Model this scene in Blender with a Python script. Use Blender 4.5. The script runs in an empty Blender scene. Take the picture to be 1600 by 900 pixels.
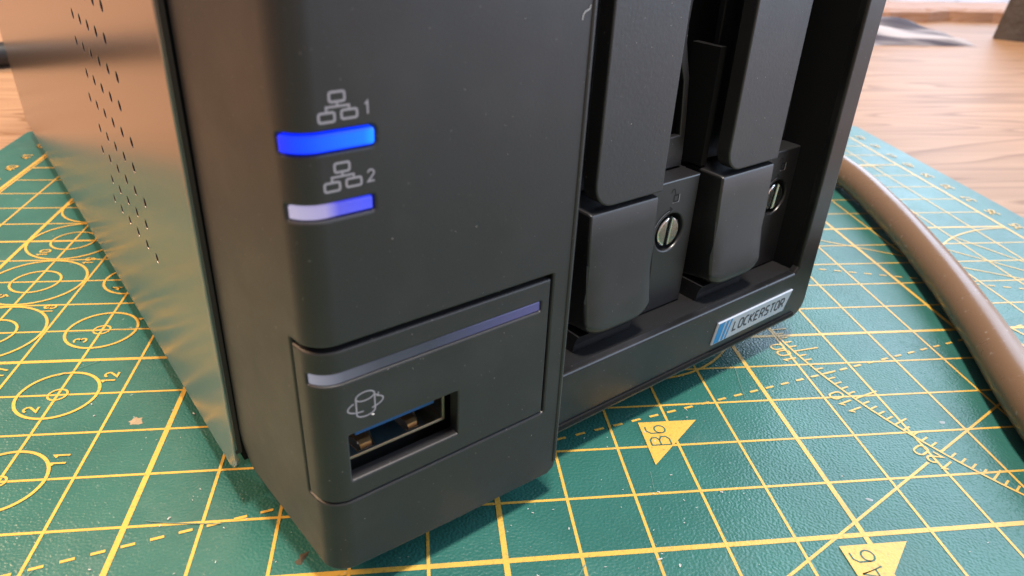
import bpy, bmesh, math, random
from mathutils import Vector, Matrix
from mathutils.geometry import delaunay_2d_cdt

random.seed(7)
scene = bpy.context.scene
COL = scene.collection
U = 0.01                        # all lengths below are centimetres

# ------------------------------------------------------------------ camera
cam_data = bpy.data.cameras.new('camera')
cam = bpy.data.objects.new('camera', cam_data)
COL.objects.link(cam)
scene.camera = cam
cam_data.sensor_width = 36.0
cam_data.lens = 25.396
cam_data.clip_start = 0.005
cam_data.clip_end = 30.0
RIGHT = (0.991512, -0.123479, 0.040704)
DOWN = (-0.024824, -0.487108, -0.872989)
FWD = (0.127623, 0.864569, -0.486039)
CAM = (-2.032522, -6.391333, 7.658496)
cam.matrix_world = Matrix((
    (RIGHT[0], -DOWN[0], -FWD[0], CAM[0] * U),
    (RIGHT[1], -DOWN[1], -FWD[1], CAM[1] * U),
    (RIGHT[2], -DOWN[2], -FWD[2], CAM[2] * U),
    (0, 0, 0, 1)))
cam_data.dof.use_dof = True
cam_data.dof.focus_distance = 0.11
cam_data.dof.aperture_fstop = 40.0

# ------------------------------------------------------------------ light
world = bpy.data.worlds.new('World')
scene.world = world
world.use_nodes = True
bg = world.node_tree.nodes['Background']
bg.inputs['Color'].default_value = (1.0, 0.85, 0.87, 1)
bg.inputs['Strength'].default_value = 0.25


def area(name, loc, target, size, size_y, energy, color):
    d = bpy.data.lights.new(name, 'AREA')
    d.shape = 'RECTANGLE'
    d.size, d.size_y = size * U, size_y * U
    d.energy = energy
    d.color = color
    o = bpy.data.objects.new(name, d)
    COL.objects.link(o)
    o.location = Vector(loc) * U
    o.rotation_euler = (Vector(target) - Vector(loc)).to_track_quat('-Z', 'Y').to_euler()
    return o


area('window_light', (155, 55, 88), (0, 20, 60), 300, 180, 62.0, (0.60, 0.77, 1.0))
area('room_lamp', (-95, 32, 78), (-10, 10, 0), 36, 36, 16.0, (1.0, 0.66, 0.40))
area('ceiling_lamp', (5, -18, 190), (0, 5, 0), 22, 22, 43.0, (1.0, 0.90, 0.80))

vs = scene.view_settings
vs.view_transform = 'Standard'
vs.look = 'None'
vs.exposure = 0.32
vs.gamma = 1.0
vs.use_curve_mapping = False


# ------------------------------------------------------------------ materials
def new_mat(name):
    m = bpy.data.materials.new(name)
    m.use_nodes = True
    nt = m.node_tree
    return m, nt, nt.nodes['Principled BSDF']


def simple(name, col, rough=0.5, metal=0.0, spec=0.5, bump=None, var=0.0, coat=0.0):
    """bump = (scale per metre, distance in metres, strength)"""
    m, nt, b = new_mat(name)
    b.inputs['Base Color'].default_value = (*col, 1)
    b.inputs['Roughness'].default_value = rough
    b.inputs['Metallic'].default_value = metal
    b.inputs['Specular IOR Level'].default_value = spec
    b.inputs['Coat Weight'].default_value = coat
    tc = nt.nodes.new('ShaderNodeTexCoord')
    if bump:
        n = nt.nodes.new('ShaderNodeTexNoise')
        n.inputs['Scale'].default_value = bump[0]
        n.inputs['Detail'].default_value = 3
        nt.links.new(tc.outputs['Object'], n.inputs['Vector'])
        bp = nt.nodes.new('ShaderNodeBump')
        bp.inputs['Distance'].default_value = bump[1]
        bp.inputs['Strength'].default_value = bump[2]
        nt.links.new(n.outputs['Fac'], bp.inputs['Height'])
        nt.links.new(bp.outputs['Normal'], b.inputs['Normal'])
    if var:
        n2 = nt.nodes.new('ShaderNodeTexNoise')
        n2.inputs['Scale'].default_value = 70
        n2.inputs['Detail'].default_value = 6
        n2.inputs['Roughness'].default_value = 0.65
        nt.links.new(tc.outputs['Object'], n2.inputs['Vector'])
        mr = nt.nodes.new('ShaderNodeMapRange')
        mr.inputs['From Min'].default_value = 0.3
        mr.inputs['From Max'].default_value = 0.7
        mr.inputs['To Min'].default_value = max(0.0, rough - var)
        mr.inputs['To Max'].default_value = rough + var
        nt.links.new(n2.outputs['Fac'], mr.inputs['Value'])
        nt.links.new(mr.outputs['Result'], b.inputs['Roughness'])
    return m


M = {}
M['plastic'] = simple('black_plastic', (0.012, 0.0108, 0.0128), 0.50, spec=0.85, bump=(3000, 0.00005, 0.2), var=0.07)
M['handle'] = simple('grained_black_plastic', (0.018, 0.0165, 0.0185), 0.50, spec=0.85, bump=(2300, 0.00006, 0.30), var=0.05)
M['frame'] = simple('satin_black_plastic', (0.009, 0.009, 0.010), 0.33, bump=(3000, 0.00005, 0.12), var=0.04)
M['latch'] = simple('smooth_black_plastic', (0.012, 0.012, 0.014), 0.38, spec=0.8, bump=(3500, 0.00004, 0.12), var=0.03)
M['dark'] = simple('matt_black', (0.006, 0.006, 0.007), 0.75, spec=0.25)
M['cover'] = simple('painted_black_steel', (0.36, 0.335, 0.345), 0.22, 1.0)
M['cover_edge'] = simple('shaded_cover_edge', (0.045, 0.036, 0.032), 0.45)  # cover steel darkened for its front-facing edge, shade put into the colour
M['steel'] = simple('bright_steel', (0.86, 0.85, 0.83), 0.20, 1.0, bump=(2500, 0.00005, 0.2))
M['tin'] = simple('tinned_shell', (0.88, 0.72, 0.55), 0.25, 1.0)
M['gold'] = simple('gold_spring', (0.95, 0.62, 0.30), 0.35, 1.0)
M['blue_plastic'] = simple('blue_plastic', (0.015, 0.10, 0.30), 0.5)
M['rubber'] = simple('rubber', (0.02, 0.02, 0.02), 0.8)
M['icon'] = simple('grey_print_and_glint', (0.36, 0.33, 0.36), 0.6)  # icon print, also the painted highlight beside the lock symbols
M['icon_black'] = simple('engraving_shade', (0.003, 0.003, 0.003), 0.6)  # black that stands for shade inside the engraved lock symbols
M['badge'] = simple('brushed_silver_badge', (0.46, 0.50, 0.56), 0.42, 0.3, bump=(2500, 0.00004, 0.25))
M['badge_blue'] = simple('blue_badge_print', (0.005, 0.21, 0.48), 0.35)
M['badge_ink'] = simple('badge_lettering_ink', (0.03, 0.035, 0.045), 0.5)
M['dust'] = simple('pale_dust', (0.62, 0.60, 0.58), 0.9)
M['print'] = simple('yellow_mat_print', (0.69, 0.41, 0.065), 0.40, spec=0.9, bump=(2500, 0.00016, 0.4))
M['ink'] = simple('green_letter_print', (0.03, 0.11, 0.085), 0.5)
M['cable'] = simple('brown_cable_jacket', (0.20, 0.115, 0.063), 0.28, bump=(500, 0.00012, 0.12), var=0.06)
M['dark_rod_mat'] = simple('dark_rod_surface', (0.012, 0.011, 0.011), 0.5)  # for the added dark rod at the far left
M['stain'] = simple('tan_stain', (0.36, 0.27, 0.17), 0.9, bump=(900, 0.0002, 0.5))
M['smudge'] = simple('brown_smudge', (0.07, 0.055, 0.035), 0.9)
M['score'] = simple('knife_score', (0.10, 0.20, 0.17), 0.7)
M['fleck'] = simple('pale_fleck', (0.32, 0.38, 0.42), 0.7)
M['paper'] = simple('white_cloth', (0.42, 0.44, 0.52), 0.85, bump=(60, 0.004, 0.4))
M['dark_bag'] = simple('dark_grey_fabric', (0.055, 0.043, 0.038), 0.85, bump=(90, 0.004, 0.7))


def led_mat(name, base, stops, strength, x0, x1, rough=0.35):
    """milky light guide; the emission ramp holds diode glow and, on some, painted light"""
    m, nt, b = new_mat(name)
    tc = nt.nodes.new('ShaderNodeTexCoord')
    sx = nt.nodes.new('ShaderNodeSeparateXYZ')
    nt.links.new(tc.outputs['Object'], sx.inputs['Vector'])
    mr = nt.nodes.new('ShaderNodeMapRange')
    mr.inputs['From Min'].default_value = x0 * U
    mr.inputs['From Max'].default_value = x1 * U
    nt.links.new(sx.outputs['X'], mr.inputs['Value'])
    cr = nt.nodes.new('ShaderNodeValToRGB')
    e = cr.color_ramp.elements
    e[0].position, e[0].color = stops[0][0], (*stops[0][1], 1)
    e[1].position, e[1].color = stops[-1][0], (*stops[-1][1], 1)
    for p_, c_ in stops[1:-1]:
        q = e.new(p_)
        q.color = (*c_, 1)
    nt.links.new(mr.outputs['Result'], cr.inputs['Fac'])
    b.inputs['Base Color'].default_value = (*base, 1)
    b.inputs['Roughness'].default_value = rough
    nt.links.new(cr.outputs['Color'], b.inputs['Emission Color'])
    b.inputs['Emission Strength'].default_value = strength
    return m


def led_core(m, zc, h, dark):
    """the guide is darker and deeper blue towards its moulded rim"""
    nt = m.node_tree
    L = nt.links.new
    b = nt.nodes['Principled BSDF']
    sep = [n for n in nt.nodes if n.type == 'SEPXYZ'][0]
    col = b.inputs['Emission Color'].links[0].from_socket

    def math_(op, a, v):
        n = nt.nodes.new('ShaderNodeMath')
        n.operation = op
        L(a, n.inputs[0])
        n.inputs[1].default_value = v
        return n.outputs[0]
    d = math_('ABSOLUTE', math_('SUBTRACT', sep.outputs['Z'], zc * U), 0)
    mr = nt.nodes.new('ShaderNodeMapRange')
    mr.interpolation_type = 'SMOOTHSTEP'
    mr.inputs['From Min'].default_value = h * 0.22 * U
    mr.inputs['From Max'].default_value = h * 0.5 * U
    L(d, mr.inputs['Value'])
    mx = nt.nodes.new('ShaderNodeMix')
    mx.data_type = 'RGBA'
    L(mr.outputs['Result'], mx.inputs['Factor'])
    L(col, mx.inputs['A'])
    mx.inputs['B'].default_value = (*dark, 1)
    L(mx.outputs['Result'], b.inputs['Emission Color'])
    return m


M['led_on'] = led_core(led_mat('lit_blue_light_guide', (0.005, 0.02, 0.25),
                      [(0, (0.0, 0.008, 0.45)), (0.12, (0.0, 0.022, 0.75)), (0.45, (0.0, 0.05, 1.0)), (0.85, (0.0, 0.085, 1.0)), (0.95, (0.0, 0.16, 1.0)), (1, (0.0, 0.01, 0.5))],
                      1.9, 0.35, 1.17), 0.5 + 5.2125, 0.185, (0.0, 0.006, 0.5))
M['led_half'] = led_mat('half_lit_light_guide', (0.10, 0.10, 0.14),
                        [(0, (0.42, 0.38, 0.52)), (0.38, (0.30, 0.26, 0.50)), (0.55, (0.05, 0.05, 0.62)), (1, (0.012, 0.035, 0.85))],
                        0.9, 0.35, 1.12)  # blue is diode glow; the pale left end is painted lamplight
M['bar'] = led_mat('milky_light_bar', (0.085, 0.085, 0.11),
                   [(0, (0.22, 0.22, 0.28)), (0.10, (0.06, 0.06, 0.08)), (0.25, (0.01, 0.01, 0.015)), (0.45, (0.0, 0.0, 0.006)), (1, (0.03, 0.026, 0.14))], 0.9, 0.4, 3.2, 0.3)  # pale left end is a corner reflection painted as emission


def mat_rubber():
    m, nt, b = new_mat('green_cutting_mat')
    L = nt.links.new
    tc = nt.nodes.new('ShaderNodeTexCoord')
    n1 = nt.nodes.new('ShaderNodeTexNoise')
    n1.inputs['Scale'].default_value = 55
    n1.inputs['Detail'].default_value = 7
    n1.inputs['Roughness'].default_value = 0.62
    L(tc.outputs['Object'], n1.inputs['Vector'])
    cr = nt.nodes.new('ShaderNodeValToRGB')
    e = cr.color_ramp.elements
    e[0].position, e[0].color = 0.3, (0.020, 0.108, 0.088, 1)
    e[1].position, e[1].color = 0.72, (0.030, 0.146, 0.119, 1)
    L(n1.outputs['Fac'], cr.inputs['Fac'])
    # pale dust specks and worn scuffs
    n2 = nt.nodes.new('ShaderNodeTexNoise')
    n2.inputs['Scale'].default_value = 900
    n2.inputs['Detail'].default_value = 2
    L(tc.outputs['Object'], n2.inputs['Vector'])
    r2 = nt.nodes.new('ShaderNodeMapRange')
    r2.inputs['From Min'].default_value = 0.735
    r2.inputs['From Max'].default_value = 0.80
    L(n2.outputs['Fac'], r2.inputs['Value'])
    n3 = nt.nodes.new('ShaderNodeTexNoise')
    n3.inputs['Scale'].default_value = 38
    n3.inputs['Detail'].default_value = 8
    n3.inputs['Roughness'].default_value = 0.75
    L(tc.outputs['Object'], n3.inputs['Vector'])
    r3 = nt.nodes.new('ShaderNodeMapRange')
    r3.inputs['From Min'].default_value = 0.55
    r3.inputs['From Max'].default_value = 0.80
    r3.inputs['To Max'].default_value = 0.12
    L(n3.outputs['Fac'], r3.inputs['Value'])
    mx = nt.nodes.new('ShaderNodeMath')
    mx.operation = 'MAXIMUM'
    L(r2.outputs['Result'], mx.inputs[0])
    L(r3.outputs['Result'], mx.inputs[1])
    mix = nt.nodes.new('ShaderNodeMix')
    mix.data_type = 'RGBA'
    L(mx.outputs[0], mix.inputs['Factor'])
    L(cr.outputs['Color'], mix.inputs['A'])
    mix.inputs['B'].default_value = (0.34, 0.44, 0.40, 1)
    L(mix.outputs['Result'], b.inputs['Base Color'])
    rr = nt.nodes.new('ShaderNodeMapRange')
    rr.inputs['From Min'].default_value = 0.3
    rr.inputs['From Max'].default_value = 0.7
    rr.inputs['To Min'].default_value = 0.28
    rr.inputs['To Max'].default_value = 0.42
    L(n3.outputs['Fac'], rr.inputs['Value'])
    L(rr.outputs['Result'], b.inputs['Roughness'])
    b.inputs['Specular IOR Level'].default_value = 0.75
    v = nt.nodes.new('ShaderNodeTexNoise')
    v.inputs['Scale'].default_value = 2500
    v.inputs['Detail'].default_value = 0.5
    v.inputs['Distortion'].default_value = 0.2
    L(tc.outputs['Object'], v.inputs['Vector'])
    bp = nt.nodes.new('ShaderNodeBump')
    bp.inputs['Distance'].default_value = 0.00016
    bp.inputs['Strength'].default_value = 0.6
    L(v.outputs['Fac'], bp.inputs['Height'])
    L(bp.outputs['Normal'], b.inputs['Normal'])
    return m


def mat_wood(name, c0, c1, c2, rough=0.4, scale=1.0):
    m, nt, b = new_mat(name)
    L = nt.links.new
    tc = nt.nodes.new('ShaderNodeTexCoord')
    mp = nt.nodes.new('ShaderNodeMapping')
    mp.inputs['Scale'].default_value = (1.1 * scale, 12 * scale, 12 * scale)
    L(tc.outputs['Object'], mp.inputs['Vector'])
    w = nt.nodes.new('ShaderNodeTexNoise')
    w.inputs['Scale'].default_value = 2.2
    w.inputs['Detail'].default_value = 2
    w.inputs['Distortion'].default_value = 0.5
    L(mp.outputs['Vector'], w.inputs['Vector'])
    # growth rings: contours of a slowly varying field, stretched along the grain
    mul = nt.nodes.new('ShaderNodeMath')
    mul.operation = 'MULTIPLY'
    mul.inputs[1].default_value = 16
    L(w.outputs['Fac'], mul.inputs[0])
    fr = nt.nodes.new('ShaderNodeMath')
    fr.operation = 'FRACT'
    L(mul.outputs[0], fr.inputs[0])
    mp2 = nt.nodes.new('ShaderNodeMapping')
    mp2.inputs['Scale'].default_value = (14 * scale, 260 * scale, 260 * scale)
    L(tc.outputs['Object'], mp2.inputs['Vector'])
    n2 = nt.nodes.new('ShaderNodeTexNoise')
    n2.inputs['Scale'].default_value = 1.0
    n2.inputs['Detail'].default_value = 5
    L(mp2.outputs['Vector'], n2.inputs['Vector'])
    cr = nt.nodes.new('ShaderNodeValToRGB')
    e = cr.color_ramp.elements
    e[0].position, e[0].color = 0.0, (*c0, 1)
    e[1].position, e[1].color = 1.0, (*c2, 1)
    q = e.new(0.7)
    q.color = (*c1, 1)
    q = e.new(0.93)
    q.color = (*c2, 1)
    q = e.new(0.999)
    q.color = (*c0, 1)
    L(fr.outputs[0], cr.inputs['Fac'])
    hs = nt.nodes.new('ShaderNodeMix')
    hs.data_type = 'RGBA'
    hs.blend_type = 'MULTIPLY'
    hs.inputs['Factor'].default_value = 0.33
    L(cr.outputs['Color'], hs.inputs['A'])
    cr2 = nt.nodes.new('ShaderNodeValToRGB')
    cr2.color_ramp.elements[0].position = 0.3
    cr2.color_ramp.elements[0].color = (0.45, 0.36, 0.28, 1)
    cr2.color_ramp.elements[1].position = 0.62
    cr2.color_ramp.elements[1].color = (1, 1, 1, 1)
    L(n2.outputs['Fac'], cr2.inputs['Fac'])
    L(cr2.outputs['Color'], hs.inputs['B'])
    L(hs.outputs['Result'], b.inputs['Base Color'])
    b.inputs['Roughness'].default_value = rough
    b.inputs['Specular IOR Level'].default_value = 0.35
    bp = nt.nodes.new('ShaderNodeBump')
    bp.inputs['Distance'].default_value = 0.0003
    bp.inputs['Strength'].default_value = 0.3
    L(n2.outputs['Fac'], bp.inputs['Height'])
    L(bp.outputs['Normal'], b.inputs['Normal'])
    return m


def speckle(m, scale, lo, hi, col, amount):
    """mixes fine specks of another colour (dust, worn ink) into a plain base colour"""
    nt = m.node_tree
    b = nt.nodes['Principled BSDF']
    tc = nt.nodes.new('ShaderNodeTexCoord')
    n = nt.nodes.new('ShaderNodeTexNoise')
    n.inputs['Scale'].default_value = scale
    n.inputs['Detail'].default_value = 3
    nt.links.new(tc.outputs['Object'], n.inputs['Vector'])
    mr = nt.nodes.new('ShaderNodeMapRange')
    mr.inputs['From Min'].default_value = lo
    mr.inputs['From Max'].default_value = hi
    mr.inputs['To Max'].default_value = amount
    nt.links.new(n.outputs['Fac'], mr.inputs['Value'])
    mx = nt.nodes.new('ShaderNodeMix')
    mx.data_type = 'RGBA'
    src = b.inputs['Base Color'].links
    if src:
        nt.links.new(src[0].from_socket, mx.inputs['A'])
    else:
        mx.inputs['A'].default_value = b.inputs['Base Color'].default_value
    mx.inputs['B'].default_value = (*col, 1)
    nt.links.new(mr.outputs['Result'], mx.inputs['Factor'])
    nt.links.new(mx.outputs['Result'], b.inputs['Base Color'])


speckle(M['print'], 1500, 0.56, 0.74, (0.30, 0.24, 0.06), 0.75)
speckle(M['print'], 130, 0.52, 0.75, (0.42, 0.30, 0.07), 0.7)
for k_ in ('plastic', 'handle', 'frame', 'latch'):
    speckle(M[k_], 2600, 0.70, 0.80, (0.26, 0.25, 0.25), 0.8)
    speckle(M[k_], 90, 0.50, 0.80, (0.035, 0.033, 0.035), 0.6)
speckle(M['cable'], 700, 0.66, 0.78, (0.40, 0.33, 0.27), 0.7)
M['mat'] = mat_rubber()
M['wood'] = mat_wood('oiled_pine_desk', (0.39, 0.232, 0.135), (0.35, 0.203, 0.113), (0.245, 0.128, 0.06), 0.5)
M['board'] = mat_wood('pale_board', (0.42, 0.26, 0.19), (0.40, 0.24, 0.17), (0.34, 0.17, 0.08), 0.6, 1.5)


def mat_streaks():
    m, nt, b = new_mat('streaked_grey_cloth')
    L = nt.links.new
    tc = nt.nodes.new('ShaderNodeTexCoord')
    mp = nt.nodes.new('ShaderNodeMapping')
    mp.inputs['Scale'].default_value = (9, 55, 30)
    mp.inputs['Rotation'].default_value = (0, 0, math.radians(12))
    L(tc.outputs['Object'], mp.inputs['Vector'])
    n = nt.nodes.new('ShaderNodeTexNoise')
    n.inputs['Scale'].default_value = 1.2
    n.inputs['Detail'].default_value = 3
    n.inputs['Distortion'].default_value = 0.8
    L(mp.outputs['Vector'], n.inputs['Vector'])
    cr = nt.nodes.new('ShaderNodeValToRGB')
    e = cr.color_ramp.elements
    e[0].position, e[0].color = 0.40, (0.06, 0.055, 0.075, 1)
    e[1].position, e[1].color = 0.62, (0.45, 0.42, 0.44, 1)
    L(n.outputs['Fac'], cr.inputs['Fac'])
    L(cr.outputs['Color'], b.inputs['Base Color'])
    b.inputs['Roughness'].default_value = 0.9
    return m


M['streaks'] = mat_streaks()


# ------------------------------------------------------------------ helpers
def tag(o, label=None, cat=None, group=None, kind=None):
    if label: o['label'] = label
    if cat: o['category'] = cat
    if group: o['group'] = group
    if kind: o['kind'] = kind
    return o


def link(name, bm, mat, parent=None, smooth=12, recalc=True):
    if recalc:
        bmesh.ops.recalc_face_normals(bm, faces=bm.faces)
    me = bpy.data.meshes.new(name)
    bm.to_mesh(me)
    bm.free()
    me.materials.append(mat)
    me.shade_smooth()
    me.set_sharp_from_angle(angle=math.radians(smooth))
    o = bpy.data.objects.new(name, me)
    COL.objects.link(o)
    if parent is not None:
        o.parent = parent
    return o


def inside(pt, poly):
    x, y = pt
    c = False
    n = len(poly)
    for i in range(n):
        x1, y1 = poly[i]
        x2, y2 = poly[i - 1]
        if (y1 > y) != (y2 > y) and x < (x2 - x1) * (y - y1) / (y2 - y1) + x1:
            c = not c
    return c


def sarea(poly):
    return 0.5 * sum(poly[i - 1][0] * poly[i][1] - poly[i][0] * poly[i - 1][1] for i in range(len(poly)))


def offset(poly, d):
    """shrink (d > 0) a closed polygon, whatever its direction"""
    sgn = 1 if sarea(poly) > 0 else -1
    out = []
    n = len(poly)
    for i in range(n):
        a, b, c = Vector(poly[i - 1]), Vector(poly[i]), Vector(poly[(i + 1) % n])
        e1, e2 = (b - a).normalized(), (c - b).normalized()
        n1 = Vector((-e1.y, e1.x)) * sgn
        n2 = Vector((-e2.y, e2.x)) * sgn
        k = 1 + n1.dot(n2)
        m = (n1 + n2) / k if k > 0.2 else n1
        out.append(tuple(b + m * d))
    return out


def rrect(x0, z0, x1, z1, r=(0, 0, 0, 0), seg=6):
    """rounded rectangle, radii at (x0,z0) (x1,z0) (x1,z1) (x0,z1)"""
    if not isinstance(r, (tuple, list)):
        r = (r,) * 4
    pts = []
    for (cx, cz, sx, sz, a0, rr) in ((x0, z0, 1, 1, 180, r[0]), (x1, z0, -1, 1, 270, r[1]), (x1, z1, -1, -1, 0, r[2]), (x0, z1, 1, -1, 90, r[3])):
        if rr <= 0:
            pts.append((cx, cz))
        else:
            for k in range(seg + 1):
                a = math.radians(a0 + 90 * k / seg)
                pts.append((cx + sx * rr + rr * math.cos(a), cz + sz * rr + rr * math.sin(a)))
    return pts


def circle(cx, cz, r, n=12):
    return [(cx + r * math.cos(2 * math.pi * k / n), cz + r * math.sin(2 * math.pi * k / n)) for k in range(n)]


def plate(outer, holes, thick, bev, fn, cuts=(), back=False, bseg=2, vcuts=(), hbev=None):
    """a flat plate with holes and rounded front edges; fn maps (u, v, depth) to x, y, z in cm"""
    loops = [outer] + list(holes)
    rings = []                      # per loop: list of (poly, depth), front to back
    for li, lp in enumerate(loops):
        s = 1 if li == 0 else -1
        rs = []
        full = bev
        if li and hbev: bev = hbev
        if bev > 0:
            for k in range(bseg + 1):
                a = math.radians(90 * k / bseg)
                rs.append((offset(lp, s * bev * (1 - math.sin(a))), bev * (1 - math.cos(a))))
        else:
            rs.append((lp, 0.0))
        rs.append((lp, thick))
        bev = full
        rings.append(rs)
    bm = bmesh.new()

    def cap(polys, depth):
        vs_, es = [], []
        for pl in polys:
            b0 = len(vs_)
            vs_ += [Vector(q) for q in pl]
            es += [(b0 + i, b0 + (i + 1) % len(pl)) for i in range(len(pl))]
        vo, eo, fo, *_ = delaunay_2d_cdt(vs_, es, [], 0, 1e-6)
        bv = [bm.verts.new((q.x, q.y, depth)) for q in vo]
        for f in fo:
            c = sum((vo[i] for i in f), Vector((0, 0))) / len(f)
            if inside(c, polys[0]) and not any(inside(c, h) for h in polys[1:]):
                bm.faces.new([bv[i] for i in f])
        for v in bv:
            if not v.link_faces:
                bm.verts.remove(v)

    cap([rs[0][0] for rs in rings], rings[0][0][1])
    for rs in rings:
        prev = None
        for pl, dep in rs:
            cur = [bm.verts.new((q[0], q[1], dep)) for q in pl]
            if prev:
                n = len(cur)
                for i in range(n):
                    bm.faces.new((prev[i], prev[(i + 1) % n], cur[(i + 1) % n], cur[i]))
            prev = cur
    if back:
        cap([rs[-1][0] for rs in rings], thick)
    bmesh.ops.remove_doubles(bm, verts=bm.verts, dist=1e-5)
    for s in cuts:
        bmesh.ops.bisect_plane(bm, geom=bm.verts[:] + bm.edges[:] + bm.faces[:], plane_co=(s, 0, 0), plane_no=(1, 0, 0), dist=1e-6)
    for s in vcuts:
        bmesh.ops.bisect_plane(bm, geom=bm.verts[:] + bm.edges[:] + bm.faces[:], plane_co=(0, s, 0), plane_no=(0, 1, 0), dist=1e-6)
    bmesh.ops.recalc_face_normals(bm, faces=bm.faces)
    for v in bm.verts:
        v.co = Vector(fn(*v.co)) * U
    return bm


def box(bm, x0, y0, z0, x1, y1, z1):
    r = bmesh.ops.create_cube(bm, size=1.0)
    for v in r['verts']:
        v.co = Vector((x0 + (v.co.x + .5) * (x1 - x0), y0 + (v.co.y + .5) * (y1 - y0), z0 + (v.co.z + .5) * (z1 - z0))) * U
    return r['verts']


def bbox(name, dims, mat, parent, bev=0.0):
    bm = bmesh.new()
    box(bm, *dims)
    if bev:
        bmesh.ops.bevel(bm, geom=bm.edges[:], offset=bev * U, segments=2, affect='EDGES', profile=0.5)
    return link(name, bm, mat, parent)


def ribbon(bm, pts, w, fn, closed=False):
    """flat stroke of width w along 2D points"""
    n = len(pts)
    P = [Vector(q) for q in pts]
    Ls, Rs = [], []
    for i in range(n):
        a = P[i - 1] if (i > 0 or closed) else None
        c = P[(i + 1) % n] if (i < n - 1 or closed) else None
        e1 = (P[i] - a).normalized() if a is not None else (c - P[i]).normalized()
        e2 = (c - P[i]).normalized() if c is not None else e1
        n1, n2 = Vector((-e1.y, e1.x)), Vector((-e2.y, e2.x))
        k = 1 + n1.dot(n2)
        m = (n1 + n2) / k if k > 0.3 else n1
        Ls.append(bm.verts.new(Vector(fn(*(P[i] + m * w / 2))) * U))
        Rs.append(bm.verts.new(Vector(fn(*(P[i] - m * w / 2))) * U))
    for i in range(n if closed else n - 1):
        j = (i + 1) % n
        bm.faces.new((Rs[i], Rs[j], Ls[j], Ls[i]))


def arc(cx, cy, rx, ry, a0, a1, n=10):
    return [(cx + rx * math.cos(math.radians(a0 + (a1 - a0) * k / n)), cy + ry * math.sin(math.radians(a0 + (a1 - a0) * k / n))) for k in range(n + 1)]


# single-stroke letters in a box 0.6 wide and 1 high
G = {
    '0': [arc(.3, .7, .3, .3, 0, 180, 8) + arc(.3, .3, .3, .3, 180, 360, 8) + [(.6, .7)]],
    '1': [[(.12, .8), (.34, 1), (.34, 0)]],
    '2': [arc(.3, .72, .28, .28, 170, -20, 9) + [(.02, .02), (.6, .02)]],
    '3': [arc(.28, .75, .27, .25, 160, -90, 8) + arc(.28, .25, .3, .25, 90, -160, 8)],
    '4': [[(.45, 0), (.45, 1), (.02, .3), (.62, .3)]],
    '5': [[(.55, 1), (.1, 1), (.07, .58)] + arc(.28, .32, .3, .32, 120, -150, 8)],
    '6': [[(.52, 1), (.2, 1), (.02, .8), (.02, .3)] + arc(.3, .28, .28, .28, 180, 540, 14)],
    '7': [[(.02, 1), (.58, 1), (.22, 0)]],
    '8': [arc(.3, .75, .24, .24, -90, 270, 14), arc(.3, .26, .29, .26, -90, 270, 14)],
    '9': [arc(.3, .7, .28, .29, 0, 360, 14) + [(.56, .35), (.2, 0)]],
    'A': [[(0, 0), (.3, 1), (.6, 0)], [(.12, .34), (.48, .34)]],
    'B': [[(0, 0), (0, 1), (.36, 1), (.54, .88), (.54, .64), (.36, .53), (0, .53)], [(.36, .53), (.6, .4), (.6, .14), (.4, 0), (0, 0)]],
    'L': [[(0, 1), (0, 0), (.52, 0)]],
    'O': [rrect(0, 0, .6, 1, .24, 4) + [(0, .24)]],
    'C': [[(.56, 1), (.22, 1), (0, .8), (0, .2), (.22, 0), (.56, 0)]],
    'K': [[(0, 0), (0, 1)], [(.56, 1), (.06, .5), (.56, 0)]],
    'E': [[(.54, 1), (0, 1), (0, 0), (.54, 0)], [(0, .52), (.46, .52)]],
    'R': [[(0, 0), (0, 1), (.42, 1), (.58, .88), (.58, .62), (.42, .46), (0, .46)], [(.34, .46), (.6, 0)]],
    'S': [[(.56, 1), (.16, 1), (.02, .88), (.02, .66), (.16, .54), (.44, .48), (.58, .36), (.58, .12), (.44, 0), (.02, 0)]],
    'T': [[(0, 1), (.62, 1)], [(.31, 1), (.31, 0)]],
}


def write(bm, text, org, ud, vd, h, w, fn, adv=0.82, shear=0.0):
    """strokes of a text; org is its lower left corner, ud / vd its reading and upward directions"""
    o, ud, vd = Vector(org), Vector(ud), Vector(vd)
    for i, ch in enumerate(text):
        for st in G[ch]:
            ribbon(bm, [tuple(o + ud * ((q[0] + shear * q[1] + i * adv) * h) + vd * (q[1] * h)) for q in st], w, fn)


# ------------------------------------------------------------------ desk
MAT_T = 0.3
bm = bmesh.new()
box(bm, -110, -75, -MAT_T - 3.0, 120, 95, -MAT_T)
desk = link('desk', bm, M['wood'])
tag(desk, 'pale oiled wooden desk top with long grain lines', kind='structure')

# ------------------------------------------------------------------ cutting mat
MX0, MX1, MY0, MY1 = -14.6, 15.1, -26.0, 18.6
cutting_mat = link('cutting_mat', plate([(MX0, MY0), (MX1, MY0), (MX1, MY1 + 0.8), (MX1 - 0.2, MY1 + 0.95), (MX0 + 0.1, MY1 - 0.05), (MX0, MY1 - 0.15)], [], MAT_T, 0.03, lambda u, v, t: (u, v, -t), back=True), M['mat'])
tag(cutting_mat, 'green cutting mat with yellow printed grid lying on the wooden desk', 'cutting mat')


def layer(h):
    return lambda u, v: (u, v, h)


def strip(bm, x0, y0, x1, y1, w, h):
    ribbon(bm, [(x0, y0), (x1, y1)], w, layer(h))


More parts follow.
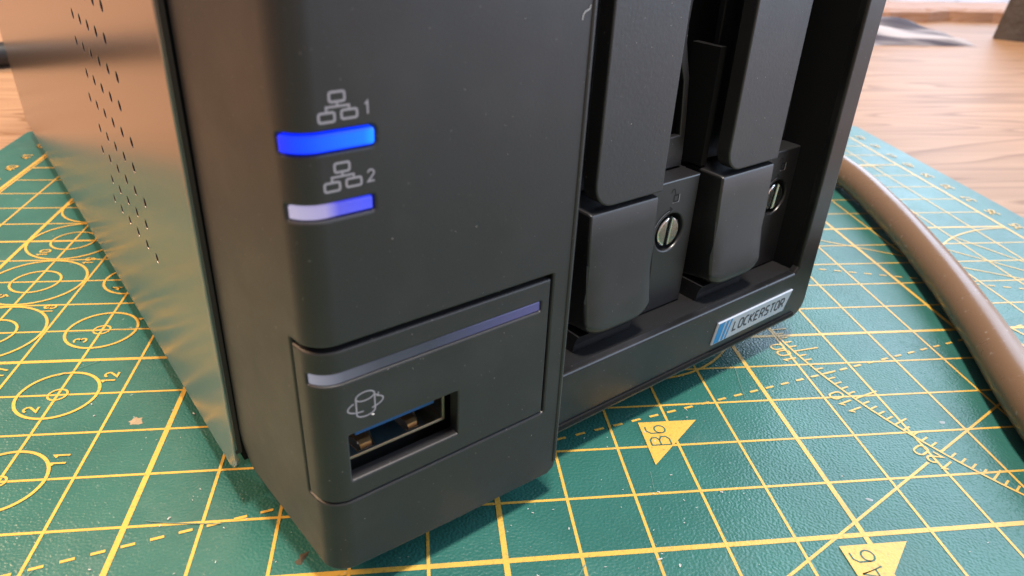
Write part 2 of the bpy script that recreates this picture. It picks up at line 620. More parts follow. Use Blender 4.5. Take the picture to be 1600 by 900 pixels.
GX0, GX1, GY0, GY1 = -13, 14, -25, 18
THIN, BOLD = 0.044, 0.078
bm = bmesh.new()
for j in range(GY0, GY1 + 1):
    strip(bm, GX0, j, GX1, j, BOLD if j % 5 == 0 else THIN, 0.004)
link('printed_cross_lines', bm, M['print'], cutting_mat, recalc=False)
bm = bmesh.new()
for i in range(GX0, GX1 + 1):
    strip(bm, i, GY0, i, GY1, BOLD if (i - 4) % 5 == 0 else THIN, 0.006)
strip(bm, GX0 - 0.10, GY0, GX0 - 0.10, GY1, 0.09, 0.006)
link('printed_long_lines', bm, M['print'], cutting_mat, recalc=False)

# protractor at the right edge: rays, arcs, ticks
PC = (14.0, 6.0)
bm = bmesh.new()
for deg in (30, -30, 45, -45, 60, -60):
    a = math.radians(deg)
    r0, r1 = 0.6, (16.0 if deg == 30 else 8.9 if deg == -30 else 4.0)
    for ra, rb_ in (((r0, 9.0), (9.42, r1)) if r1 > 9.5 else ((r0, r1),)):
        strip(bm, PC[0] - ra * math.cos(a), PC[1] - ra * math.sin(a), PC[0] - rb_ * math.cos(a), PC[1] - rb_ * math.sin(a), 0.042, 0.0075)
for deg in (15, -15):
    a = math.radians(deg)
    r = 0.8
    while r < (27.5 if deg > 0 else 9.0):
        x, y = PC[0] - r * math.cos(a), PC[1] - r * math.sin(a)
        if x > GX0:
            strip(bm, x, y, x - 0.17 * math.cos(a), y - 0.17 * math.sin(a), 0.045, 0.0075)
        r += 0.345
ribbon(bm, [(PC[0] - 9 * math.cos(math.radians(d)), PC[1] - 9 * math.sin(math.radians(d))) for d in range(-88, 89, 2)], 0.04, layer(0.0085))
ribbon(bm, [(PC[0] - 3.9 * math.cos(math.radians(d)), PC[1] - 3.9 * math.sin(math.radians(d))) for d in range(-90, 91, 3)], 0.05, layer(0.0085))
for d in range(-85, 86):
    ln = 0.55 if d % 10 == 0 else 0.33 if d % 5 == 0 else 0.17
    a = math.radians(d)
    strip(bm, PC[0] - 8.98 * math.cos(a), PC[1] - 8.98 * math.sin(a), PC[0] - (9 - ln) * math.cos(a), PC[1] - (9 - ln) * math.sin(a), 0.034, 0.0095)
for d, tx in ((0, '90'), (10, '100'), (20, '110'), (30, '120'), (40, '130'), (50, '140')):
    a = math.radians(d)
    rd = Vector((math.sin(a), -math.cos(a)))
    upv = Vector((math.cos(a), math.sin(a)))
    tl = (len(tx) * 0.82 - 0.2) * 0.26
    write(bm, tx, Vector((PC[0] - 9.10 * math.cos(a), PC[1] - 9.10 * math.sin(a))) + rd * tl / 2, -rd, -upv, 0.26, 0.034, layer(0.0095))
link('printed_protractor', bm, M['print'], cutting_mat, recalc=False)

# circle templates at the left
def ring(cx, cy, r, w=0.05, h=0.0105):
    b = bmesh.new()
    ribbon(b, circle(cx, cy, r, 48), w, layer(h), closed=True)
    link('printed_circle', b, M['print'], cutting_mat, recalc=False)


def number(tx, x, y, h, w, name='printed_number'):
    b = bmesh.new()
    write(b, tx, (x, y), (0, 1), (-1, 0), h, w, layer(0.0125))
    link(name, b, M['print'], cutting_mat, recalc=False)


for cy in (0, 2, 4, 6, 8, 10):
    ring(-8, cy, 0.62)
    if cy in (2, 4, 6):
        ring(-8, cy, 0.145 if cy != 2 else 0.10, 0.035)
for cy in (2, 4, 6, 8, 10, 12):
    ring(-10, cy, 0.96 if cy >= 4 else 0.85)
    if cy >= 4:
        ring(-10, cy, 0.47, 0.045)
ring(2, 6, 2.28)
ring(-11.9, 2, 0.85)
for tx, x, y in (('11', -7.33, 2.45), ('12', -7.32, 4.48), ('17', -9.2, 4.74), ('18', -9.27, 6.88), ('19', -9.26, 8.97), ('2', -8.25, 3.66), ('3', -8.25, 5.68),
                 ('4', -8.27, 7.66), ('9', -10.36, 7.44), ('10', -10.39, 9.42), ('1', -8.25, 1.66), ('13', -7.32, 6.5)):
    number(tx, x + 0.1, y - 0.1 * len(tx), 0.21, 0.036)
for j in range(-4, GY1 + 1):
    tx = str(j + 25)
    number(tx, -13.42, j - 0.11 * len(tx), 0.26, 0.045, 'printed_scale_number')
    number(tx, 14.52, j - 0.11 * len(tx), 0.26, 0.045, 'printed_scale_number')

for (x, y, tx) in ((1.49, 2.57, 'B6'), (3.53, -0.17, 'A6')):
    bm = bmesh.new()
    f = bm.faces.new([bm.verts.new(Vector(q) * U) for q in ((x, y, 0.0145), (x, y - 1.0, 0.0145), (x + 1.0, y, 0.0145))])
    tri = link('printed_triangle', bm, M['print'], cutting_mat, recalc=False)
    bm = bmesh.new()
    write(bm, tx, (x + 0.40, y - 0.56), (0, 1), (-1, 0), 0.32, 0.026, layer(0.0165), adv=0.86)
    link('paper_size_letters', bm, M['ink'], tri, recalc=False)


def blob(name, x, y, r, mat, parent, h=0.018, sq=1.0, ang=0.0, jag=0.35):
    bm = bmesh.new()
    n = 14
    ring_ = []
    for k in range(n):
        a = 2 * math.pi * k / n
        rr = r * (1 + random.uniform(-jag, jag))
        px, py = rr * math.cos(a), rr * sq * math.sin(a)
        ring_.append(bm.verts.new(Vector((x + px * math.cos(ang) - py * math.sin(ang), y + px * math.sin(ang) + py * math.cos(ang), 0.002)) * U))
    c = bm.verts.new(Vector((x, y, h)) * U)
    for k in range(n):
        bm.faces.new((ring_[k], ring_[(k + 1) % n], c))
    return link(name, bm, mat, parent)


blob('tan_stain', -6.54, 3.22, 0.11, M['stain'], cutting_mat)
blob('brown_smudge', -3.62, 0.26, 0.05, M['smudge'], cutting_mat, sq=2.4, ang=-0.5)
blob('pale_fleck', 4.45, 0.62, 0.055, M['fleck'], cutting_mat, sq=0.55, ang=-0.6, jag=0.1)
blob('pale_fleck', 6.72, 2.20, 0.055, M['fleck'], cutting_mat, sq=0.7, ang=0.2, jag=0.1)

# old knife scores
bm = bmesh.new()
for k in range(26):
    x, y = random.uniform(-9, 11), random.uniform(-2.5, 8)
    a = random.choice((0.1, 1.5, 0.75, 2.3)) + random.uniform(-0.3, 0.3)
    ln = random.uniform(0.25, 1.6)
    pts_ = [(x + ln * t * math.cos(a) + random.uniform(-0.012, 0.012), y + ln * t * math.sin(a) + random.uniform(-0.012, 0.012)) for t in (0, .3, .6, 1)]
    ribbon(bm, pts_, random.uniform(0.007, 0.014), layer(0.0155))
o = link('knife_scores', bm, M['score'], cutting_mat, recalc=False)
o['kind'] = 'stuff'

# crumbs and dust on the mat: nobody could count them
bm = bmesh.new()
for k in range(420):
    if k < 200:
        x, y = random.uniform(-6.5, 3), random.uniform(-1, 4)
    else:
        x, y = random.uniform(-12, 12), random.uniform(-3, 12)
    s = random.choice((0.004, 0.005, 0.006, 0.008, 0.013)) * random.uniform(0.6, 1.1)
    a = random.uniform(0, 3.14)
    e = random.uniform(1, 2.6)
    q = []
    for (u, v) in ((-1, -.6), (1, -.8), (.7, .7), (-.8, .9)):
        px, py = u * s * e, v * s
        q.append(bm.verts.new(Vector((x + px * math.cos(a) - py * math.sin(a), y + px * math.sin(a) + py * math.cos(a), 0.017)) * U))
    top = bm.verts.new(Vector((x, y, 0.017 + s * 0.7)) * U)
    for i in range(4):
        bm.faces.new((q[i], q[(i + 1) % 4], top))
o = link('dust_crumbs', bm, M['dust'], cutting_mat)
o['kind'] = 'stuff'

# ------------------------------------------------------------------ storage box
YAW = math.radians(30.3)
Z0 = 0.5
nas = bpy.data.objects.new('network_storage_box', None)
nas.empty_display_size = 0.03
COL.objects.link(nas)
nas.location = Vector((-3.377844, -0.725919, 0.0)) * U
nas.rotation_euler = (0, 0, YAW)
tag(nas, 'black two-bay network storage box with a glowing blue light, standing on the green cutting mat', 'storage box')
H = 16.2                        # height of the body above its underside

# outline of the front: flat front face, rounded corner, side running back
SL = 0.125
CORNER = (0.37, 0.0)
un = Vector((-SL, 1.0)).normalized()
RAD = 0.32
turn = math.radians(90) - math.atan(SL)
TAN = RAD * math.tan(turn / 2)
ST = CORNER[0] + TAN            # s where the arc begins
SE = ST - RAD * turn            # s where the side begins
ARC_C = Vector((ST, RAD))


def wrap(s, z, t):
    if s >= ST:
        return (s, t, z + Z0)
    if s >= SE:
        a = (ST - s) / RAD
        r = RAD - t
        return (ARC_C.x - r * math.sin(a), ARC_C.y - r * math.cos(a), z + Z0)
    p = Vector((CORNER[0], CORNER[1])) + un * (TAN + (SE - s))
    nrm = Vector((un.y, -un.x))      # inward
    t = t + 0.15 * max(0.0, 1 - z / 0.9) ** 1.6 * min(1.0, (SE - s) / 1.9)      # the side tucks in towards its foot
    return (p.x + nrm.x * t, p.y + nrm.y * t, z + Z0)


CUTS = [ST + (SE - ST) * k / 16 for k in range(17)]
front = lambda y: (lambda u, v, t: (u, y + t, v + Z0))
front2 = lambda y: (lambda u, v: (u, y, v + Z0))
wrap2 = lambda t: (lambda u, v: wrap(u, v, t))

# front bezel: one shell round the corner, with openings for two light guides and the port door
LED1 = rrect(0.265, 5.12, 1.165, 5.305, (0.04, 0.05, 0.05, 0.04))
LED2 = rrect(0.275, 4.515, 1.12, 4.665, 0.025)
DOOR = rrect(0.055, 1.127, 3.385, 3.19, 0.02, 2)
def bez_end(z):
    return SE - ((2.20 - 0.03 * z - 0.02) / un.y - TAN)


bez_out = [(bez_end(0.1), 0.10), (SE, 0.07), (ST, 0.085), (1.2, 0.05), (2.0, 0.0), (3.0, -0.03), (3.56, -0.05), (3.66, 0.02), (3.69, 0.12), (3.695, H), (bez_end(H), H)]
bezel = link('front_bezel', plate(bez_out, [LED1, LED2, DOOR], 0.16, 0.028, wrap, CUTS + [-0.3, -0.8, -1.3, -1.8], vcuts=[0.15, 0.3, 0.45, 0.6, 0.75, 0.9]), M['plastic'], nas)
# return wall between bezel and bay frame, raised rim along the bezel's edge
bbox('bezel_edge', (3.60, 0.03, Z0 + 0.10, 3.70, 0.62, Z0 + H - 0.05), M['plastic'], bezel, 0.02)
link('edge_trim', plate(rrect(3.622, 0.14, 3.688, H - 0.2, 0), [], 0.06, 0.026, front(-0.018)), M['plastic'], bezel)


def guide(name, lp, depth, mat, gap=0.012):
    return link(name, plate(offset(lp, gap), [], 0.12, 0.02, lambda s, z, t: wrap(s, z, t + depth), CUTS), mat, bezel)


guide('light_guide', LED1, -0.006, M['led_on'])['label'] = 'light guide glowing bright blue'
guide('light_guide', LED2, 0.012, M['led_half'])['label'] = 'lower light guide, milky white fading to blue'


def net_icon(dx, dz, digit):
    b = bmesh.new()
    f = wrap2(-0.0025)
    w = 0.022
    for (x0, z0, x1, z1) in ((0.755, 5.548, 0.893, 5.628), (0.65, 5.385, 0.792, 5.462), (0.855, 5.396, 0.998, 5.470)):
        ribbon(b, [(u + dx, v + dz) for u, v in rrect(x0, z0, x1, z1, 0.018, 3)], w, f, closed=True)
    for pl in ([(0.823, 5.537), (0.823, 5.517)], [(0.722, 5.473), (0.722, 5.508), (0.928, 5.508), (0.928, 5.481)]):
        ribbon(b, [(u + dx, v + dz) for u, v in pl], w * 0.9, wrap2(-0.003))
    write(b, digit, (1.062 + dx, 5.408 + dz), (1, 0), (0, 1), 0.108, 0.018, f)
    return link('network_icon', b, M['icon'], bezel)


net_icon(0, 0, '1')
net_icon(0, -0.608, '2')

# port door
BAR = rrect(0.275, 2.728, 3.225, 2.865, 0.02, 2)
PORT = rrect(0.672, 1.412, 2.04, 2.045, 0.012, 2)
D0 = offset(DOOR, 0.0)
door_poly = [(0.055 + 0.018, 1.127 + 0.020), (3.385 - 0.030, 1.127 + 0.020), (3.385 - 0.030, 3.19 - 0.062), (0.055 + 0.018, 3.19 - 0.062)]
door = link('port_door', plate(door_poly, [BAR, PORT], 0.16, 0.022, lambda s, z, t: wrap(s, z, t + 0.004), CUTS), M['plastic'], nas)
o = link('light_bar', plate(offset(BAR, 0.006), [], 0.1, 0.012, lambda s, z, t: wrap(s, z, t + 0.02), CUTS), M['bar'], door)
o['label'] = 'long milky light bar, unlit, its pale end glow painted in'
b = bmesh.new()
f = front2(0.0015)
CX, CZ = 0.885, 2.375
ribbon(b, [(CX + 0.107 * math.cos(a), 2.482 + 0.055 * math.sin(a)) for a in [2 * math.pi * k / 22 for k in range(22)]], 0.017, f, closed=True)
ribbon(b, [(CX - 0.107, 2.482), (CX - 0.107, 2.285)] + arc(CX, 2.280, 0.107, 0.055, 190, 350, 10) + [(CX + 0.107, 2.285), (CX + 0.107, 2.482)], 0.017, front2(0.001))
ribbon(b, arc(CX, 2.375, 0.205, 0.078, 130, 262, 12), 0.017, front2(0.0005))
ribbon(b, arc(CX, 2.375, 0.205, 0.078, 290, 412, 12), 0.017, front2(0.0005))
ribbon(b, [(CX + 0.10, 2.470), (CX + 0.145, 2.437), (CX + 0.155, 2.475)], 0.014, front2(0.0002))
link('backup_icon', b, M['icon'], door)

# the port behind the door: steel shell with two spring tabs, blue tongue
PX0, PX1, PY0, PZ0, PZ1 = 0.745, 1.945, 0.2, 1.535, 2.06
holes = [[(0.86, 0.245), (1.075, 0.245), (1.145, 0.55), (0.84, 0.55)], [(1.49, 0.245), (1.67, 0.245), (1.74, 0.55), (1.455, 0.55)]]
port = link('port_shell', plate([(PX0, PY0), (PX1, PY0), (PX1, 1.3), (PX0, 1.3)], holes, 0.035, 0.006, lambda u, v, t: (u, v, PZ0 + Z0 + 0.035 - t), back=True), M['tin'], door)
b = bmesh.new()
box(b, PX0 - 0.035, PY0, PZ0 + Z0, PX0 - 0.001, 1.3, PZ1 + Z0)
box(b, PX1 + 0.001, PY0, PZ0 + Z0, PX1 + 0.035, 1.3, PZ1 + Z0)
box(b, PX0 - 0.035, PY0, PZ1 + Z0 + 0.001, PX1 + 0.035, 1.3, PZ1 + Z0 + 0.035)
link('port_shell_wall', b, M['tin'], door)
for x0, x1 in ((0.915, 1.05), (1.53, 1.645)):
    b = bmesh.new()
    prof = [(0.275, -0.02), (0.29, 0.03), (0.34, 0.055), (0.42, 0.045), (0.56, 0.0)]
    rows = []
    for k, (y, dz) in enumerate(prof):
        g = 0.025 * k / 4
        rows.append([b.verts.new(Vector((x, y, PZ0 + Z0 + 0.035 + dz)) * U) for x in (x0 - g, x1 + g)] )
    for r0, r1 in zip(rows, rows[1:]):
        b.faces.new((r0[0], r0[1], r1[1], r1[0]))
    bmesh.ops.solidify(b, geom=b.faces[:], thickness=0.012 * U)
    link('spring_tab', b, M['gold'], door)
bbox('port_tongue', (0.84, 0.23, Z0 + 1.808, 1.86, 1.25, Z0 + 1.93), M['blue_plastic'], door, 0.01)
bbox('port_back', (0.5, 1.31, Z0 + 1.2, 2.3, 1.36, Z0 + 2.3), M['dark'], door)
# dark lining behind bezel and door so that no gap looks through
b = bmesh.new()
for (x0, z0_, x1, z1_) in ((0.72, 0.2, 3.6, 1.38), (0.72, 2.10, 3.6, H - 0.1), (2.08, 1.38, 3.6, 2.10), (0.42, 0.2, 0.70, H - 0.1)):
    box(b, x0, 0.36, Z0 + z0_, x1, 0.42, Z0 + z1_)
box(b, 0.36, 0.42, Z0 + 0.2, 0.42, 2.0, Z0 + H - 0.1)
box(b, 0.13, 2.26, Z0 + 0.3, 0.42, 2.40, Z0 + H - 0.1)
link('inner_lining', b, M['dark'], nas)

# bay frame
FY = 0.483
f_out = [(3.62, 0.03), (10.13, 0.03)] + arc(10.13, 0.40, 0.36, 0.37, 270, 360, 6)[1:] + [(10.49, H), (3.62, H)]
f_in = [(3.80, 1.10), (9.86, 1.10), (9.95, 1.2), (9.965, 3.2), (9.945, H - 1.0), (3.80, H - 1.0)]
frame = link('bay_frame', plate(f_out, [f_in], 0.14, 0.045, front(FY), bseg=3), M['frame'], nas)
b = bmesh.new()
box(b, 9.958, FY + 0.14, Z0 + 0.3, 10.47, 2.36, Z0 + H - 0.1)
box(b, 3.63, FY + 0.14, Z0 + 0.3, 9.955, 2.36, Z0 + 1.098)
link('bay_shade_walls', b, M['dark'], frame)  # near-black walls added so the bay recess reads as shade
bbox('cavity_back', (3.63, 2.37, Z0 + 0.1, 10.47, 2.44, Z0 + H - 0.05), M['dark'], frame)

# badge on the frame
badge_poly = [(7.600, 0.352), (9.690, 0.366), (9.876, 0.772), (7.695, 0.766)]
badge = link('badge', plate(badge_poly, [], 0.04, 0.015, front(FY - 0.032)), M['badge'], nas)
b = bmesh.new()
fy = front2(FY - 0.0342)


def quad(x0b, x1b, x0t, x1t, zb=0.374, zt=0.748):
    b.faces.new([b.verts.new(Vector(fy(*q)) * U) for q in ((x0b, zb), (x1b, zb), (x1t, zt), (x0t, zt))])


quad(7.625, 7.775, 7.720, 7.880)
quad(7.820, 7.885, 7.925, 7.995)
quad(7.925, 7.970, 8.040, 8.090)
link('blue_stripe_print', b, M['badge_blue'], badge, recalc=False)
b = bmesh.new()
write(b, 'LOCKERSTOR', (8.13, 0.478), (1, 0), (0, 1), 0.176, 0.034, fy, adv=0.875, shear=0.20)
link('badge_lettering', b, M['badge_ink'], badge, recalc=False)

# drive trays
PITCH = 2.79


def make_tray(dx):
    fx = lambda y: (lambda u, v, t: (u + dx, y + t, v + Z0))
    b = bmesh.new()
    box(b, 4.62 + dx, 1.50, Z0 + 1.12, 7.25 + dx, 2.3, Z0 + 3.30)
    box(b, 4.66 + dx, 1.22, Z0 + 3.40, 4.80 + dx, 1.76, Z0 + 5.22)
    box(b, 4.72 + dx, 0.95, Z0 + 6.4, 6.0 + dx, 1.38, Z0 + 7.0)
    tray = link('drive_tray', b, M['dark'], nas)
    # latch: a bulging profile with a curled lower lip, swept across the width
    prof = [(0.80, 3.345), (0.772, 3.335), (0.760, 3.30), (0.748, 3.0), (0.722, 2.6), (0.684, 2.2), (0.655, 2.0), (0.632, 1.82), (0.614, 1.66), (0.606, 1.58), (0.606, 1.53), (0.615, 1.49), (0.635, 1.455), (0.67, 1.43), (0.73, 1.415), (0.80, 1.41), (1.5, 1.41), (1.5, 3.36), (0.85, 3.352)]
    b = bmesh.new()
    xl, xr = 4.675 + dx, 6.015 + dx
    n = len(prof)
    cols = []
    xs = [(xl, 0.03), (xl + 0.012, 0.009), (xl + 0.03, 0.0)] + [(xl + (xr - xl) * k / 12, 0.0) for k in range(1, 12)] + [(xr - 0.03, 0.0), (xr - 0.012, 0.009), (xr, 0.03)]
    for x, ins in xs:
        pl = offset(prof, ins) if ins else prof
        xn = abs(2 * (x - xl) / (xr - xl) - 1)
        col_ = []
        for q in pl:
            lift = 0.17 * xn ** 5 * max(0.0, min(1.0, (1.75 - q[1]) / 0.25)) if q[0] < 0.95 else 0.0
            col_.append(b.verts.new(Vector((x, q[0] + 0.05 * xn ** 6 * (q[0] < 0.7), q[1] + lift + Z0)) * U))
        cols.append(col_)
    for c0, c1 in zip(cols, cols[1:]):
        for i in range(n):
            b.faces.new((c0[i], c0[(i + 1) % n], c1[(i + 1) % n], c1[i]))
    b.faces.new(cols[0])
    b.faces.new(cols[-1])
    link('latch', b, M['latch'], tray, smooth=24)
    # foot below the latch
    fp = [(0.86, 1.105), (0.84, 1.16), (0.83, 1.25), (0.80, 1.34), (0.76, 1.42), (1.45, 1.42), (1.45, 1.105)]
    b = bmesh.new()
    c0 = [b.verts.new(Vector((4.66 + dx, q[0], q[1] + Z0)) * U) for q in fp]
    c1 = [b.verts.new(Vector((5.86 + dx, q[0], q[1] + Z0)) * U) for q in fp]
    for i in range(len(fp)):
        b.faces.new((c0[i], c0[(i + 1) % len(fp)], c1[(i + 1) % len(fp)], c1[i]))
    b.faces.new(c0)
    b.faces.new(c1)
    link('tray_foot', b, M['latch'], tray)
    # handle bar
    hp = rrect(4.715, 3.405, 6.075, 15.0, (0.36, 0.03, 0.05, 0.36), 8)
    link('handle', plate(hp, [], 0.24, 0.03, fx(0.765), back=True, bseg=3), M['handle'], tray)
    # lock plate with the screw recess
    LC = (6.715, 2.50)
    lp = [(5.90, 1.115), (7.255, 1.115), (7.255, 3.375), (5.90, 3.375)]
    link('lock_plate', plate(lp, [circle(LC[0], LC[1], 0.315, 28)], 0.45, 0.025, fx(1.04), back=True), M['latch'], tray)
    # screw: two half discs either side of the slot, on a core
    b = bmesh.new()
    tilt = math.radians(-6)

    def rot(u, v):
        return (LC[0] + dx + u * math.cos(tilt) - v * math.sin(tilt), LC[1] + u * math.sin(tilt) + v * math.cos(tilt))
    for s in (-1, 1):
        hd = [(s * 0.042, -0.235)] + [(s * 0.245 * math.sin(math.radians(a)), -0.245 * math.cos(math.radians(a))) for a in range(18, 163, 12)] + [(s * 0.042, 0.235)]
        if sarea(hd) < 0:
            hd.reverse()
        sub = plate([rot(*q) for q in hd], [], 0.14, 0.03, front(1.055), back=True, bseg=3)
        me = bpy.data.meshes.new('t')
        sub.to_mesh(me)
        sub.free()
        b.from_mesh(me)
        bpy.data.meshes.remove(me)
    link('lock_screw', b, M['steel'], tray)
    b = bmesh.new()
    sub = bmesh.ops.create_cone(b, cap_ends=True, segments=28, radius1=0.314 * U, radius2=0.314 * U, depth=0.1 * U,
                                matrix=Matrix.Translation(Vector((LC[0] + dx, 1.24, LC[1] + Z0)) * U) @ Matrix.Rotation(math.pi / 2, 4, 'X'))
    link('screw_recess', b, M['dark'], tray)
    b = bmesh.new()
    g = lambda u, v: (u + dx, 1.0375, v + Z0)
    ribbon(b, rrect(6.70, 3.015, 6.80, 3.12, 0.01, 2), 0.03, g, closed=True)
    ribbon(b, [(6.73, 3.12), (6.70, 3.19)] + arc(6.665, 3.18, 0.04, 0.05, 10, 190, 6), 0.022, g)
    ribbon(b, arc(6.72, 2.50, 0.42, 0.40, 168, 96, 10), 0.028, g)
    ribbon(b, [(6.63, 2.94), (6.69, 2.895), (6.64, 2.85)], 0.028, g)
    link('lock_icon', b, M['icon_black'], tray)  # engraved symbols drawn flat, their inner shade painted black
    b = bmesh.new()
    g = lambda u, v: (u + dx, 1.0385, v + Z0)
    ribbon(b, [(6.68, 3.0), (6.822, 3.0), (6.822, 3.125)], 0.012, g)
    ribbon(b, arc(6.73, 2.485, 0.42, 0.40, 166, 98, 10), 0.012, g)
    link('lock_icon_glint', b, M['icon'], tray)  # grey strokes paint the bright highlight along the engraved edges
    # back plate behind the handle: wavy edge, long slots
    edge = [(7.20, 3.40), (7.20, 3.60), (7.16, 4.1), (7.10, 4.55), (7.07, 4.80), (6.98, 5.05), (6.90, 5.30), (6.88, 5.55), (6.90, 5.9), (7.0, 6.4), (7.1, 6.9), (7.1, 15)]
    sl = [(6.62, 3.90), (7.05, 3.92), (7.01, 4.3), (6.95, 4.75), (6.84, 5.0), (6.62, 5.05)]
    link('back_plate', plate([(4.84, 3.40)] + edge + [(4.84, 15)], [sl], 0.1, 0.02, fx(1.40), back=True), M['latch'], tray)
    return tray


make_tray(0.0)['label'] = 'drive tray next to the front bezel'
make_tray(PITCH)['label'] = 'drive tray next to the outer frame'

# steel cover: side sheet with round vent holes
yf = lambda z: 2.20 - 0.03 * z
zb, rb = 0.06, 0.42
side_out = [(21.5, zb), (21.5, H + 0.05), (yf(H), H + 0.05)] + [(yf(z), z) for z in (12, 8, 4, 1.0)] + [(yf(0) + rb - rb * math.cos(math.radians(a)), zb + rb - rb * math.sin(math.radians(a))) for a in range(0, 91, 15)]
vents = []
for r in range(0, 26):
    z = 2.40 + 0.4165 * r
    n = 6 if r % 2 == 0 else 5
    for k in range(n):
        vents.append(circle((4.535 if n == 6 else 4.79) + 0.516 * k + 0.0, z, 0.074, 12))
side = link('side_cover', plate(side_out, vents, 0.05, 0.02, lambda u, v, t: (t, u, v + Z0), bseg=2, hbev=0.006), M['cover'], nas)
b = bmesh.new()
fold = []
for z in (0.5, 4.0, 8.0, 12.0, H):
    fold.append([b.verts.new(Vector((x, yf(z) + dy, z + Z0)) * U) for x, dy in ((0.022, 0.012), (0.105, 0.012), (0.105, 0.06), (0.055, 0.06))])
for r0, r1 in zip(fold, fold[1:]):
    for i in range(4):
        b.faces.new((r0[i], r0[(i + 1) % 4], r1[(i + 1) % 4], r1[i]))
b.faces.new(fold[0])
b.faces.new(fold[-1])
link('cover_front_fold', b, M['cover_edge'], side)
b = bmesh.new()
box(b, 0.12, 3.0, Z0 + 0.2, 10.5, 21.3, Z0 + H)
link('chassis', b, M['dark'], nas)
b = bmesh.new()
box(b, 10.52, 2.0, Z0 + 0.06, 10.62, 21.5, Z0 + H + 0.05)
box(b, 0.10, 2.0, Z0 + H + 0.06, 10.51, 21.5, Z0 + H + 0.15)
box(b, 0.10, 21.32, Z0 + 0.06, 10.51, 21.45, Z0 + H)
link('outer_cover', b, M['cover'], nas)
b = bmesh.new()
box(b, 0.42, 0.45, Z0 + 0.13, 10.1, 21.0, Z0 + 0.20)
link('underside', b, M['dark'], nas)
for (x, y) in ((1.5, 2.2), (9.2, 2.4), (1.5, 19.5), (9.2, 19.5)):
    b = bmesh.new()
    bmesh.ops.create_cone(b, cap_ends=True, segments=24, radius1=0.55 * U, radius2=0.62 * U, depth=0.64 * U, matrix=Matrix.Translation(Vector((x, y, 0.32)) * U))
    link('rubber_foot', b, M['rubber'], nas)

# dust specks and a curl of lint on the front
b = bmesh.new()


def speck(x, y, z, s):
    a = random.uniform(0, 3.14)
    q = [b.verts.new(Vector((x + s * e * math.cos(a + t), y, z + Z0 + s * e * math.sin(a + t))) * U) for t, e in ((0, 1.2), (1.5, .7), (3.1, 1.1), (4.6, .6))]
    t = b.verts.new(Vector((x, y - s * 0.6, z + Z0)) * U)
    for i in range(4):
        b.faces.new((q[i], q[(i + 1) % 4], t))


for k in range(110):
    speck(random.uniform(0.75, 3.6), -0.001, random.uniform(0.3, 7.5), random.choice((0.002, 0.0025, 0.003, 0.004, 0.006)))
for k in range(80):
    d = random.choice((0, PITCH))
    speck(random.uniform(4.8, 6.0) + d, 0.764, random.uniform(3.8, 7.0), random.choice((0.002, 0.003, 0.004, 0.007)))
speck(0.96, 0.0, 2.21, 0.02)
ribbon(b, [(3.50, 6.02), (3.505, 6.07), (3.53, 6.10), (3.585, 6.12), (3.60, 6.16)], 0.012, lambda u, v: (u, -0.006, v + Z0))
o = link('dust_specks', b, M['dust'], nas)
o['kind'] = 'stuff'


# ------------------------------------------------------------------ cable and dark rod
def tube(name, pts, r, mat, n=20, sub=10):
    P = [Vector(q) for q in pts]
    path = []
    for i in range(len(P) - 1):
        p0, p1, p2, p3 = P[max(i - 1, 0)], P[i], P[i + 1], P[min(i + 2, len(P) - 1)]
        for k in range(sub):
            t = k / sub
            path.append(0.5 * ((2 * p1) + (p2 - p0) * t + (2 * p0 - 5 * p1 + 4 * p2 - p3) * t * t + (3 * p1 - p0 - 3 * p2 + p3) * t ** 3))
    path.append(P[-1])
    b = bmesh.new()
    rows = []
    for i, c in enumerate(path):
        d = (path[min(i + 1, len(path) - 1)] - path[max(i - 1, 0)]).normalized()
        s = d.cross(Vector((0, 0, 1))).normalized()
        u = s.cross(d)
        rows.append([b.verts.new((c + s * r * math.cos(2 * math.pi * k / n) + u * r * math.sin(2 * math.pi * k / n)) * U) for k in range(n)])
    for r0, r1 in zip(rows, rows[1:]):
        for k in range(n):
            b.faces.new((r0[k], r0[(k + 1) % n], r1[(k + 1) % n], r1[k]))
    b.faces.new(rows[0])
    b.faces.new(rows[-1])
    return link(name, b, mat, smooth=50)


RC = 0.405
c1 = tube('power_cable', [(-3.6, 22.6, 3.2), (-2.0, 24.8, 2.0), (2.5, 24.2, 0.6), (7.4, 21.0, RC - 0.1), (10.5, 16.9, RC + 0.02), (10.95, 13.3, RC + 0.02), (10.52, 10.1, RC + 0.02),
                          (9.74, 6.9, RC + 0.02), (8.92, 4.3, RC + 0.02), (8.19, 2.32, RC + 0.02), (7.75, 0.8, RC + 0.02), (7.5, -1.5, RC + 0.02), (7.6, -5.0, RC + 0.02)], RC, M['cable'], 28)
tag(c1, 'thick brown cable curving out from behind the storage box across the mat', 'cable')
c2 = tube('dark_rod', [(-15.5, 33.5, 0.25), (-19.6, 29.3, 0.25), (-22.0, 27.6, 0.25), (-25.5, 25.0, 0.25), (-31, 22.0, 0.25), (-40, 21, 0.25)], 0.52, M['dark_rod_mat'], 14)  # added for an unidentified dark thing, mirrored as a band in the side cover
tag(c2, 'added dark rod lying on the desk beyond the far corner of the mat', 'cable')


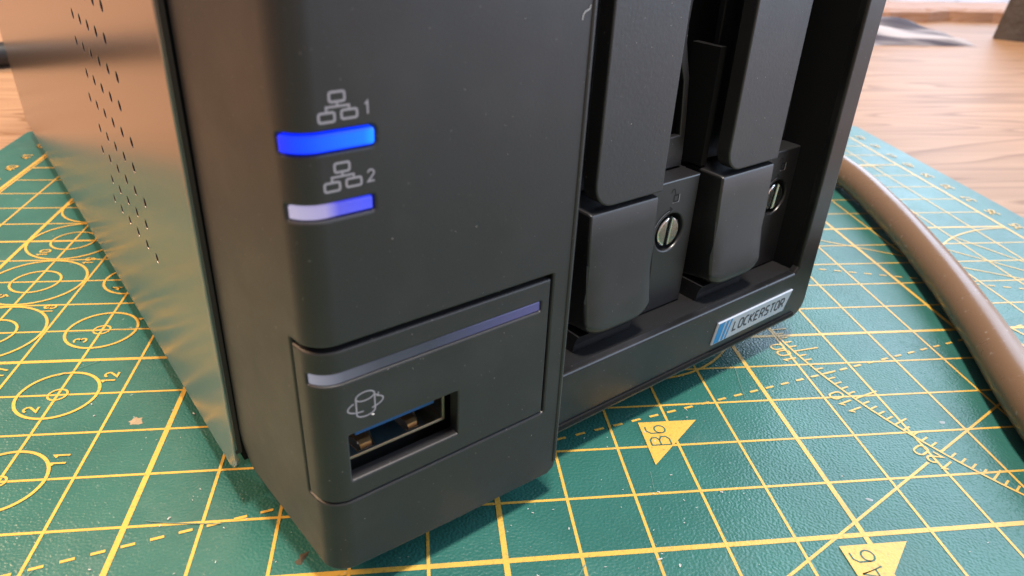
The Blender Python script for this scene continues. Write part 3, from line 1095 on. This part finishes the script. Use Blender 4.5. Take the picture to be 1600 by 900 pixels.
# ------------------------------------------------------------------ things at the back of the desk
def lump(name, cx, cy, lx, ly, h, rot, mat, fold, seed, power=2.5):
    """a low crumpled heap standing on the desk"""
    rnd = random.Random(seed)
    ph = [rnd.uniform(0, 6.28) for _ in range(6)]
    b = bmesh.new()
    n, m = 44, 30
    g = []
    for i in range(n + 1):
        row = []
        for j in range(m + 1):
            u, v = i / n * 2 - 1, j / m * 2 - 1
            edge = max(0.0, 1 - abs(u) ** power) ** 0.5 * max(0.0, 1 - abs(v) ** power) ** 0.5
            w = 0.6 + 0.22 * math.sin(3.1 * u + 6 * v * fold + ph[0]) + 0.14 * math.sin(-5 * u + 11 * v * fold + ph[1]) + 0.08 * math.sin(9 * u + 4 * v + ph[2])
            x = u * lx * (1 + 0.06 * math.sin(5 * v + ph[3]))
            y = v * ly * (1 + 0.12 * math.sin(4 * u + ph[4]))
            z = -MAT_T + 0.01 + h * edge * w
            row.append(b.verts.new(Vector((cx + x * math.cos(rot) - y * math.sin(rot), cy + x * math.sin(rot) + y * math.cos(rot), z)) * U))
        g.append(row)
    for i in range(n):
        for j in range(m):
            b.faces.new((g[i][j], g[i + 1][j], g[i + 1][j + 1], g[i][j + 1]))
    return link(name, b, mat, smooth=60)


o = lump('grey_cloth', 23.5, 42.5, 10.5, 6.0, 1.4, math.radians(16), M['streaks'], 1.6, 3)
tag(o, 'low heap of streaked grey cloth on the desk behind the storage box', 'cloth')

b = bmesh.new()
prof = [(-2.2, 0.0), (2.2, 0.0), (2.2, 0.8), (2.0, 0.95), (-1.7, 0.95), (-2.1, 0.75)]
rows = []
for k in range(25):
    x = -15 + 30 * k / 24
    wv = 0.35 * math.sin(k * 0.7) + 0.2 * math.sin(k * 1.9)
    rows.append([b.verts.new(Vector((x, q[0] + (wv if q[0] < 0 else 0), q[1])) * U) for q in prof])
for r0, r1 in zip(rows, rows[1:]):
    for i in range(6):
        b.faces.new((r0[i], r0[(i + 1) % 6], r1[(i + 1) % 6], r1[i]))
b.faces.new(rows[0])
b.faces.new(rows[-1])
o = link('wooden_board', b, M['board'])
o.location = Vector((41, 50.8, -MAT_T + 0.005)) * U
o.rotation_euler = (0, 0, math.radians(6))
tag(o, 'long flat pale wooden board with a waney edge at the back of the desk', 'board')

o = lump('white_cloth', 50.5, 58.5, 10.0, 4.5, 3.0, math.radians(-8), M['paper'], 1.1, 5)
tag(o, 'crumpled white cloth heap behind the wooden board', 'cloth')
o = lump('dark_bag', 48.9, 38.2, 9.0, 6.0, 13.5, math.radians(-52), M['dark_bag'], 0.6, 9, 7.0)
tag(o, 'dark grey fabric bag standing at the back right of the desk', 'bag')
